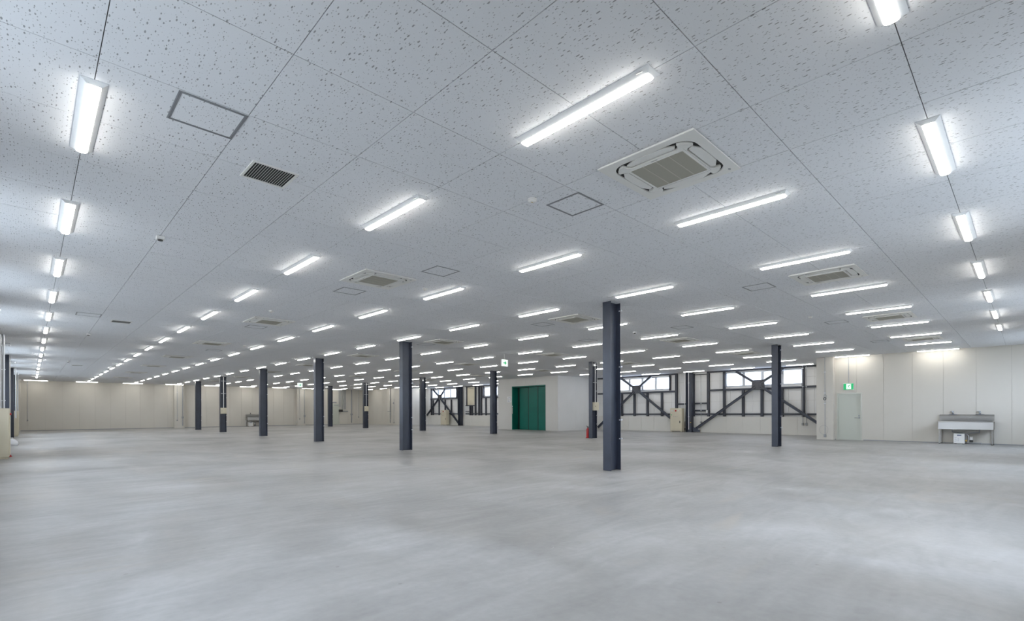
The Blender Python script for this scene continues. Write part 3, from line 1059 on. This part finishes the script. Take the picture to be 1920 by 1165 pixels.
t = drop_conduit('grey outlet on a thin pipe with a wire ring, on the pier beside the door', 'x', 24.66, 6.10, .22, clamps=(1.55, 2.0, 2.9))
obj('wire_ring', MB().tube([(-.02, .16 * math.cos(2 * PI * k / 24) + .04, .42 + .20 * math.sin(2 * PI * k / 24)) for k in range(25)], .004, 5), M_GREY, t)
obj('cable_coil', MB().tube([(-.02, .05 * math.cos(2 * PI * k / 16), 1.76 + .06 * math.sin(2 * PI * k / 16)) for k in range(17)], .012, 6), M_RUBBER, t)
obj('cable_coil', MB().tube([(-.035, .055 * math.cos(2 * PI * k / 16) - .02, 1.86 + .07 * math.sin(2 * PI * k / 16)) for k in range(17)], .006, 6), M_GREY, t)
drop_conduit('left one of two grey outlets low on the dado beside the door pier', 'x', XB - .10, 7.99, .62, clamps=(1.07, 2.47, 3.4))
drop_conduit('right one of two grey outlets low on the dado beside the door pier', 'x', XB - .10, 7.83, .62, clamps=(1.07, 2.47, 3.4))
drop_conduit('grey outlet on a long pipe between the wall column and the largest brace', 'x', XB - .10, 13.35, .64, clamps=(1.28, 1.7, 2.47))
drop_conduit('white pipe on the left edge of the wall column beside the cream cabinet', 'x', XB - .42, 14.20, .62, False, .018, M_WHITE, clamps=(.7, 2.0, 3.0))
drop_conduit('white pipe on the right edge of the wall column beside the cream cabinet', 'x', XB - .42, 13.95, .16, False, .018, M_WHITE, clamps=(.9, 2.9))
t = thing('switch_plate', 'small white switch box on the dark stud right of the wall column', 'switch', (XB - .075, 13.0, 1.12))
obj('plate', MB().bbox(-.04, 0, -.05, .05, 0, .18, .005), M_WHITE, t)
obj('button', MB().bbox(-.048, -.0405, -.02, .02, .05, .12, .003), M_CLIP, t)
t = drop_conduit('cluster of grey pipes and a junction box standing left of the cream cabinet', 'x', XB - .12, 15.16, .10, False, .018, M_PIPE, top=1.2, clamps=(.7,))
obj('pipe', MB().tube([(0, .07, .03), (0, .07, 1.1)], .014, 8), M_PIPE, t)
obj('pipe', MB().tube([(0, .13, .03), (0, .13, .95)], .014, 8), M_PIPE, t)
obj('junction_box', MB().bbox(-.05, .03, -.05, .06, .70, .86, .006), M_GREY, t)
t = thing('water_valve', 'small brass tap low on the dado at the door pier corner', 'tap', (XB - .10, 6.9, .42))
obj('pipe', MB().tube([(.03, 0, 0), (-.06, 0, 0)], .012, 8), M_BRASS, t)
obj('tap_handle', MB().box(-.06, -.04, -.03, .03, .012, .03), M_BRASS, t)

# far wall conduits
drop_conduit('thin conduit and outlet hanging alone on the far wall at the left', 'y', -.10, YF - .03, .80, clamps=(3.3,))
drop_conduit('outlet on a thin pipe on the left pier of the far wall', 'y', 8.68, YF - .36, .68, clamps=(2.9,))
t = drop_conduit('dark pipe with valves on the left pier of the far wall', 'y', 9.06, YF - .37, .18, False, .03, M_GREY, clamps=(.5, .95, 3.25))
obj('valve', MB().bbox(-.07, .07, -.06, .03, .78, .95, .01), M_GREY, t)
drop_conduit('outlet on a thin pipe on the right pier of the far wall', 'y', 18.55, YF - .36, .68, clamps=(2.9,))
t = drop_conduit('dark pipe with valves on the right pier of the far wall', 'y', 19.0, YF - .37, .18, False, .03, M_GREY, clamps=(.5, .95, 3.25))
obj('valve', MB().bbox(-.07, .07, -.06, .03, .80, .97, .01), M_GREY, t)
t = drop_conduit('thick grey pipe with valve right of the distant cable trunking', 'y', 23.95, YF - .06, .15, False, .05, M_GREY, clamps=(.7, 1.15, 3.1))
obj('valve', MB().bbox(-.1, .1, -.08, .03, .95, 1.1, .01), M_GREY, t)
drop_conduit('outlet on a thin pipe right of the thick grey pipe at the far wall', 'y', 24.75, YF - .03, .80, clamps=(2.9,))
t = thing('cable_trunking', 'row of grey vertical cable pipes above a dark box beside the distant cream door', 'cable trunking', (23.0, YF - .05, 0))
for k in range(6):
    obj('pipe', MB().tube([(-.40 + k * .14, 0, 1.55 + (.25 if k < 2 else 0)), (-.40 + k * .14, 0, H - .01)], .03, 8), M_PIPE, t)
obj('box_body', MB().bbox(-.42, -.05, -.12, .04, 1.28, 1.52, .01), M_RUBBER, t)
obj('socket_strip', MB().bbox(-.04, .55, -.06, .03, 1.28, 1.40, .008), M_GREY, t)
t = drop_conduit('thick dark pipe with bracket on the side wall near the far corner', 'x', 25.13, 43.0, .2, False, .035, M_GREY, clamps=(.5, 1.2, 3.1))
obj('bracket', MB().box(-.03, .06, -.05, .45, 1.28, 1.34), M_GREY, t)
t = drop_conduit('thin pipe with round gauge on the far pier near the white wall', 'x', 25.13, 42.3, .3, True, .014, clamps=(1.0,), top=2.5)
obj('gauge', MB().tube([(-.02, 0, 2.1), (-.06, 0, 2.1)], .09, 12), M_GREY, t)
for z in (.25, 1.15, 1.9):
    t = thing('wall_outlet', '%s small grey outlet on the white recess wall beside the central column' % {.25: 'lowest', 1.15: 'middle', 1.9: 'topmost'}[z], 'outlet', (25.5, 41.38, z))
    obj('plate', MB().bbox(-.05, .05, -.02, .0, 0, .12, .004), M_GREY, t)
    obj('socket', MB().bbox(-.02, .02, -.026, -.0205, .03, .09, .002), M_RUBBER, t)


# ------------------------------------------------------------------ sinks
def sink(label, loc, rz, hlab, heater_left=True):
    """local: back at y=0 (wall), front at y=-.58, width along x"""
    t = thing('steel_sink', label, 'sink', loc, rz=rz)
    L, Dp = 1.50, .58
    obj('basin_apron', MB().bbox(-L / 2, L / 2, -Dp, -Dp + .03, .54, .81, .006), M_STAIN, t)
    bs = MB()
    bs.box(-L / 2, -L / 2 + .02, -Dp + .03, -.02, .56, .81).box(L / 2 - .02, L / 2, -Dp + .03, -.02, .56, .81)
    bs.box(-L / 2, L / 2, -.04, -.02, .56, .81).box(-L / 2, L / 2, -Dp + .03, -.04, .56, .58)
    obj('basin', bs, M_STAIN, t)
    rim = MB()
    rim.bbox(-L / 2 - .01, L / 2 + .01, -Dp - .012, -Dp + .05, .811, .835, .005)
    rim.bbox(-L / 2 - .01, -L / 2 + .05, -Dp + .05, -.06, .811, .835, .005).bbox(L / 2 - .05, L / 2 + .01, -Dp + .05, -.06, .811, .835, .005)
    obj('rim', rim, M_STAIN, t)
    obj('backsplash', MB().prism([(-.058, .811), (-.012, .811), (-.012, 1.09), (-.045, 1.09), (-.078, 1.03)], -L / 2, L / 2, 'x'), M_STAIN, t)
    for sx in (-1, 1):
        for y in (-Dp + .045, -.06):
            obj('leg', MB().tube([(sx * (L / 2 - .04), y, .0), (sx * (L / 2 - .04), y, .555)], .026, 10), M_STAIN, t)
            obj('foot', MB().cyl((sx * (L / 2 - .04), y), .027, 0, .03, 10), M_RUBBER, t)
    for fx in (-.37, .37):
        f = obj('faucet', MB().cyl((0, 0), .028, 0, .10, 12, r2=.022).tube([(0, 0, .08), (0, -.05, .10), (0, -.13, .085)], .014, 8), M_CHROME, t, (fx, -.045, 1.091), smooth=True)
        obj('lever', MB().bbox(-.07, .02, -.02, .02, .105, .12, .004).box(-.02, .02, -.02, .02, .10, .13), M_CHROME, f)
        obj('faucet_base', MB().bbox(-.12, .12, -.03, .03, -.002, .008, .003), M_CHROME, f)
    for fx in (-.37, .37):
        obj('drain_pipe', MB().tube([(fx, -.3, .56), (fx, -.3, .44), (fx * .2, -.3, .40), (.0, -.3, .38), (0, -.3, .12), (0, -.1, .08)], .022, 8), M_GREY, t)
    k = thing('water_heater', hlab, 'water heater', loc, rz=rz)
    hx = (-.33, -.02) if heater_left else (-.66, -.25)
    obj('heater_body', MB().bbox(hx[0], hx[1], -.42, -.14, .02, .39, .012), M_WHITE, k)
    obj('heater_display', MB().box(hx[0] + .10, hx[1] - .09, -.423, -.4205, .30, .345), M_INK, k)
    pr = MB()
    for q in range(4):
        pr.box(hx[0] + .03, hx[0] + .03 + (.06, .05, .07, .05)[q], -.422, -.4205, .23 - .045 * q, .237 - .045 * q)
        pr.box(hx[0] + .12, hx[0] + .12 + (.03, .04, .03, .02)[q], -.422, -.4205, .20 - .035 * q, .206 - .035 * q)
    obj('print', pr, M_INK, k)
    obj('heater_foot', MB().box(hx[0] + .02, hx[0] + .08, -.38, -.18, 0, .02).box(hx[1] - .08, hx[1] - .02, -.38, -.18, 0, .02), M_RUBBER, k)
    obj('hose', MB().tube([(hx[1], -.3, .33), (hx[1] + .06, -.3, .35), (hx[1] + .10, -.3, .30), (hx[1] + .11, -.3, .15)], .014, 8), M_GALV, k)
    obj('filter_cup', MB().cyl((hx[1] + .17, -.3), .035, .16, .28, 12), M_WHITE, k)
    obj('valve', MB().bbox(hx[1] + .01, hx[1] + .06, -.33, -.27, .10, .16, .006), M_BRASS, k)
    obj('valve', MB().bbox(hx[1] + .12, hx[1] + .22, -.34, -.27, .08, .155, .006), M_RUBBER, k)
    obj('low_pipe', MB().tube([(hx[1] + .1, -.25, .06), (hx[1] + .44, -.25, .06), (hx[1] + .44, -.25, .02)], .011, 8), M_PIPE, k)
    return t


sink('long stainless steel sink with two taps against the right wall', (XR, 1.60, 0), -PI / 2,
     'small white water heater on the floor under the right-hand sink')
sink('distant stainless sink at the far wall, half hidden by a column', (14.66, YF, 0), 0,
     'white water heater under the distant sink at the far wall', False)

# ------------------------------------------------------------------ ceiling lights
LH = .625
body_me = None


def lamp_meshes():
    b = MB()
    z1, z2 = 0, -.032
    b.loft([[(-.075, -LH, z1), (.075, -LH, z1), (.075, LH, z1), (-.075, LH, z1)],
            [(-.075, -LH, -.006), (.075, -LH, -.006), (.075, LH, -.006), (-.075, LH, -.006)],
            [(-.040, -LH + .022, z2), (.040, -LH + .022, z2), (.040, LH - .022, z2), (-.040, LH - .022, z2)]])
    body = b.mesh('housing', M_LAMPBODY)
    prof = [(-.038, -.0325), (-.037, -.039), (-.026, -.048), (0, -.052), (.026, -.048), (.037, -.039), (.038, -.0325)]
    d = MB()
    ends = LH - .026
    d.loft([[(x * .93, -ends, -.0325 + (z + .0325) * .55) for x, z in prof], [(x, -ends + .012, z) for x, z in prof],
            [(x, ends - .012, z) for x, z in prof], [(x * .93, ends, -.0325 + (z + .0325) * .55) for x, z in prof]])
    dif = d.mesh('diffuser', M_LIGHT)
    st = MB().prism([(-.069, -LH + .055), (-.047, -LH + .055), (-.047, -LH + .10), (-.069, -LH + .10)], -.021, -.0195, 'z').mesh('sticker', M_GREY)
    return body, dif, st


LB, LD, LS = lamp_meshes()


def add_lamp(label, x, y, rz=0.0, sticker=True):
    t = thing('ceiling_light', label, 'ceiling light', (x, y, H), 'lit ceiling strip lights', rz)
    link('housing', LB, t)
    link('diffuser', LD, t)
    if sticker:
        s = link('sticker', LS, t)
    return t


ORD = ['nearest', 'second', 'third', 'fourth', 'fifth', 'sixth', 'seventh', 'eighth', 'ninth', 'tenth', 'eleventh', 'twelfth',
       'thirteenth', 'fourteenth', 'fifteenth', 'sixteenth', 'seventeenth', 'eighteenth']
LX0, LY0, LPX, LPY = 3.0247, 2.3685, 2.6961, 2.73
X_LEFT = OX - TX
Y_RIGHT = OY - 3 * TY
for k in range(16):
    add_lamp('%s strip light from the camera in the row beside the left wall' % ORD[k], X_LEFT, LY0 + LPY * (k + (0)), 0, False)
for n in range(10):
    k = 0
    for m_ in range(17):
        x, y = LX0 + LPX * n, LY0 + LPY * m_
        if x > XR and (y < 6.6 or y > 41):
            continue
        if x > EX - .2 and EY0 - .3 < y < EY1 + .3:
            continue
        if y > 46.5:
            continue
        if n == 9:
            lab = '%s strip light from the camera in the short row next to the recessed window wall' % ORD[k]
        elif n == 0:
            lab = '%s strip light from the camera in the second row from the left wall' % ORD[k]
        else:
            lab = '%s strip light from the camera in the %s lengthwise row from the left wall' % (ORD[k], ORD[n + 1])
        add_lamp(lab, x, y)
        k += 1
for k in range(7):
    add_lamp('%s strip light in the row turned crosswise along the right edge of the ceiling' % ORD[k], LX0 + LPX * k, Y_RIGHT, -PI / 2, False)
for k, x in enumerate([X_LEFT + LPX * i for i in range(9)]):
    add_lamp('%s from the left of the crosswise strip lights close to the far wall' % ('first' if k == 0 else ORD[k]), x, YF - .9, -PI / 2, False)


# ------------------------------------------------------------------ ceiling cassette air conditioners
def rounded(r, c, n=6):
    pts = []
    for q in range(4):
        a0 = q * PI / 2
        cx_, cy_ = (r - c) * (1 if q in (0, 3) else -1), (r - c) * (1 if q in (0, 1) else -1)
        for k in range(n + 1):
            a = a0 + PI / 2 * k / n
            pts.append((cx_ + c * math.cos(a), cy_ + c * math.sin(a)))
    return pts


def square_like(r, pts):
    """project the points of a rounded ring outwards on a square of half size r"""
    out = []
    for x, y in pts:
        s = r / max(abs(x), abs(y))
        out.append((x * s, y * s))
    return out


def ac_proto():
    t = thing('air_conditioner', 'x', 'air conditioner', (0, 0, H), 'ceiling cassette air conditioners')
    inner = rounded(.395, .15)
    outer = square_like(.475, inner)
    # exact corners
    mb = MB()
    mb.ring(outer, inner, -.024, -.012)
    mb.ring(square_like(.46, inner), rounded(.40, .15), -.012, -.0)
    obj('panel', mb, M_AC, t)
    obj('slot_shade_sheet', MB().prism(rounded(.398, .15), -.011, -.001), M_ACDARK, t)  # dark sheet behind cover and flaps, painting the shade of the slots
    poly = []
    for q in range(4):
        a = q * PI / 2
        loc = [(.286, -.225), (.286, .225), (.318, .255), (.345, .262), (.366, .264), (.362, .298)]
        loc += [(.245 + .126 * math.cos(b), .245 + .126 * math.sin(b)) for b in (.45, PI / 4, PI / 2 - .45)]
        loc += [(.298, .362), (.264, .366), (.262, .345), (.255, .318)]
        for x, y in loc:
            poly.append((x * math.cos(a) - y * math.sin(a), x * math.sin(a) + y * math.cos(a)))
    obj('cover', MB().prism(poly, -.034, -.0112), M_AC, t)
    for q in range(4):
        mb = MB()
        pts = [(.300, -.215), (.300, .215), (.340, .240), (.386, .15), (.392, 0), (.386, -.15), (.340, -.240)]
        a = q * PI / 2
        pl = [(x * math.cos(a) - y * math.sin(a), x * math.sin(a) + y * math.cos(a)) for x, y in pts]
        mb.prism(pl, -.026, -.0125)
        obj('air_flap', mb, M_AC, t)
    g = obj('intake_grille', MB().box(-.245, .245, -.26, .26, -.0355, -.0341), M_ACGRILLE, t)
    for k in (-1, 0, 1):
        obj('grille_bar', MB().box(-.245, .245, k * .13 - .004, k * .13 + .004, -.0370, -.0356), M_ACBAR, g)
    obj('grille_bar', MB().box(-.25, .25, -.265, -.26, -.0370, -.0342).box(-.25, .25, .26, .265, -.0370, -.0342)
        .box(-.25, -.245, -.26, .26, -.0370, -.0342).box(.245, .25, -.26, .26, -.0370, -.0342), M_AC, g)
    obj('cover_seam', MB().box(-.275, .275, -.282, -.280, -.0346, -.0341).box(.275, .277, -.27, .27, -.0346, -.0341), M_GREY, t)
    obj('sensor_window', MB().prism([(.40 + .02 * math.cos(k * PI / 5), -.40 + .012 * math.sin(k * PI / 5)) for k in range(10)], -.026, -.0241), M_GREY, t)
    obj('nameplate', MB().box(-.27, -.262, -.03, .03, -.0346, -.0341), M_GREY, t)
    return t


ac0 = ac_proto()
n_ = 0
ROWN = ['left-hand', 'second', 'third', 'right-hand']
for i in range(4):
    for j in range(8):
        x, y = 4.34 + 5.392 * i, 2.35 + 5.46 * j
        if i == 0 and j == 0:
            lab = 'large white cassette air conditioner nearest the camera, upper right of centre'
        elif i == 0:
            lab = '%s cassette air conditioner from the camera in the row nearest the left wall' % ORD[j]
        else:
            lab = '%s cassette air conditioner from the camera in the %s row from the left wall' % (
                ORD[j], {1: 'second', 2: 'third', 3: 'fourth'}[i])
        if n_ == 0:
            ac0.location = (x, y, H)
            ac0['label'] = lab
        else:
            dup(ac0, (x, y, H), lab)
        n_ += 1

# ------------------------------------------------------------------ access hatches
sq = [(-1, -1), (1, -1), (1, 1), (-1, 1)]


def hatch_proto():
    t = thing('access_hatch', 'x', 'access hatch', (0, 0, H), 'square ceiling access hatches')
    f = MB()
    f.ring([(a * .228, b * .228) for a, b in sq], [(a * .218, b * .218) for a, b in sq], -.005, -.0005)
    obj('outer_frame', f, M_FRAME, t)
    f = MB()
    f.ring([(a * .2165, b * .2165) for a, b in sq], [(a * .205, b * .205) for a, b in sq], -.004, -.0005)
    obj('inner_frame', f, M_FRAME, t)
    obj('hatch_board', MB().box(-.2045, .2045, -.2045, .2045, -.0025, -.0005), M_TILE, t)
    obj('latch', MB().box(-.03, .03, -.2165, -.205, -.0055, -.0041), M_GREY, t)
    return t


HT = [(1.00, 4.43, 'square access hatch at upper left, beside the vent grille'), (4.37, 3.50, 'access hatch just left of the nearest air conditioner'),
      (4.84, 6.68, 'access hatch right of the second air conditioner of the left-hand row'),
      (4.38, 8.96, 'access hatch just below the second air conditioner of the left-hand row'),
      (9.74, 3.47, 'access hatch left of the nearest air conditioner of the second row'),
      (1.00, 15.26, 'access hatch near the left wall beside the second vent grille'), (9.74, 8.90, 'access hatch below the nearest centre air conditioner'),
      (12.88, 6.60, 'access hatch between lights right of the nearest column top'), (15.08, 3.46, 'access hatch left of the nearest air conditioner of the third row'),
      (4.38, 14.42, 'access hatch touching the third air conditioner of the left-hand row'), (9.74, 14.3, 'access hatch beside the air conditioner above the central column'),
      (20.3, 3.42, 'faint far access hatch near the right-hand door wall'), (4.9, 20.9, 'farther access hatch behind the fourth air conditioner of the left-hand row'),
      (13.0, 9.9, 'faint access hatch left of the second air conditioner in the third row')]
h0 = hatch_proto()
for n, (x, y, lab) in enumerate(HT):
    if n == 0:
        h0.location = (x, y, H)
        h0['label'] = lab
    else:
        dup(h0, (x, y, H), lab)


# ------------------------------------------------------------------ vent grilles
def vent_proto():
    t = thing('vent_grille', 'x', 'vent grille', (0, 0, H), 'slatted ceiling vents')
    obj('grille_frame', MB().ring([(a * .205, b * .205) for a, b in sq], [(a * .182, b * .182) for a, b in sq], -.010, -.0005), M_AC, t)
    obj('duct_shade_sheet', MB().box(-.182, .182, -.182, .182, -.0025, -.0006), M_BLACK, t)  # black sheet standing in for the shaded duct behind the slats
    sl = MB().box(-.0024, .0024, -.182, .182, -.0065, -.003).mesh('slat', M_SLAT)
    for k in range(1, 17):
        link('slat', sl, t, (-.182 + k * .364 / 17, 0, 0))
    return t


v0 = vent_proto()
for n, (x, y, lab) in enumerate([(1.675, 5.10, 'large black slatted vent grille at upper left of the ceiling'), (1.67, 15.9, 'second slatted vent grille, small, near the left-hand lights'),
                                 (1.66, 31.9, 'thin far slatted vent grille in the left part of the ceiling'), (1.66, 42.6, 'farthest slatted vent grille close to the far wall')]):
    if n == 0:
        v0.location = (x, y, H)
        v0['label'] = lab
    else:
        dup(v0, (x, y, H), lab)


# ------------------------------------------------------------------ detectors
def det_proto(lit=True):
    t = thing('smoke_detector', 'x', 'smoke detector', (0, 0, H))
    obj('base', MB().cyl((0, 0), .052, -.012, -.0005, 20), M_AC, t)
    obj('dome', MB().loft([[(r * math.cos(2 * PI * k / 20), r * math.sin(2 * PI * k / 20), z) for k in range(20)] for r, z in ((.05, -.012), (.046, -.024), (.03, -.032), (.012, -.034))]), M_AC, t, smooth=True)
    obj('indicator', MB().box(-.012, .006, -.006, .004, -.037, -.0341), M_BRASS, t)
    return t


def sens_proto():
    t = thing('motion_sensor', 'x', 'motion sensor', (0, 0, H))
    obj('base', MB().bbox(-.045, .045, -.04, .04, -.045, -.0005, .006), M_WHITE, t)
    obj('lens', MB().cyl((0, -.0), .026, -.060, -.0451, 14, r2=.030), M_RUBBER, t)
    return t


d0 = det_proto()
DT = [(3.92, 3.73, 'round cream smoke detector left of the nearest air conditioner'), (5.29, 7.80, 'round smoke detector beside the second air conditioner of the left-hand row'),
      (3.93, 11.89, 'small far smoke detector in front of the third air conditioner of the left-hand row'),
      (5.28, 18.6, 'tiny far smoke detector near the fourth air conditioner of the left-hand row'), (13.74, 3.70, 'smoke detector left of the nearest third-row air conditioner'),
      (12.56, 18.8, 'tiny far smoke detector near the central column')]
for n, (x, y, lab) in enumerate(DT):
    if n == 0:
        d0.location = (x, y, H)
        d0['label'] = lab
    else:
        dup(d0, (x, y, H), lab)
s0 = sens_proto()
ST = [(1.23, 7.86, 'white sensor with dark lens between the two left light rows'), (1.23, 18.9, 'second sensor along the left ceiling joint, small and dark'),
      (1.23, 29.5, 'farthest sensor along the left ceiling joint'), (12.56, 7.89, 'sensor with dark lens right of the nearest column top'),
      (23.1, 7.6, 'white sensor near the recess beyond the right-hand column')]
for n, (x, y, lab) in enumerate(ST):
    if n == 0:
        s0.location = (x, y, H)
        s0['label'] = lab
    else:
        dup(s0, (x, y, H), lab)

bpy.context.view_layer.update()
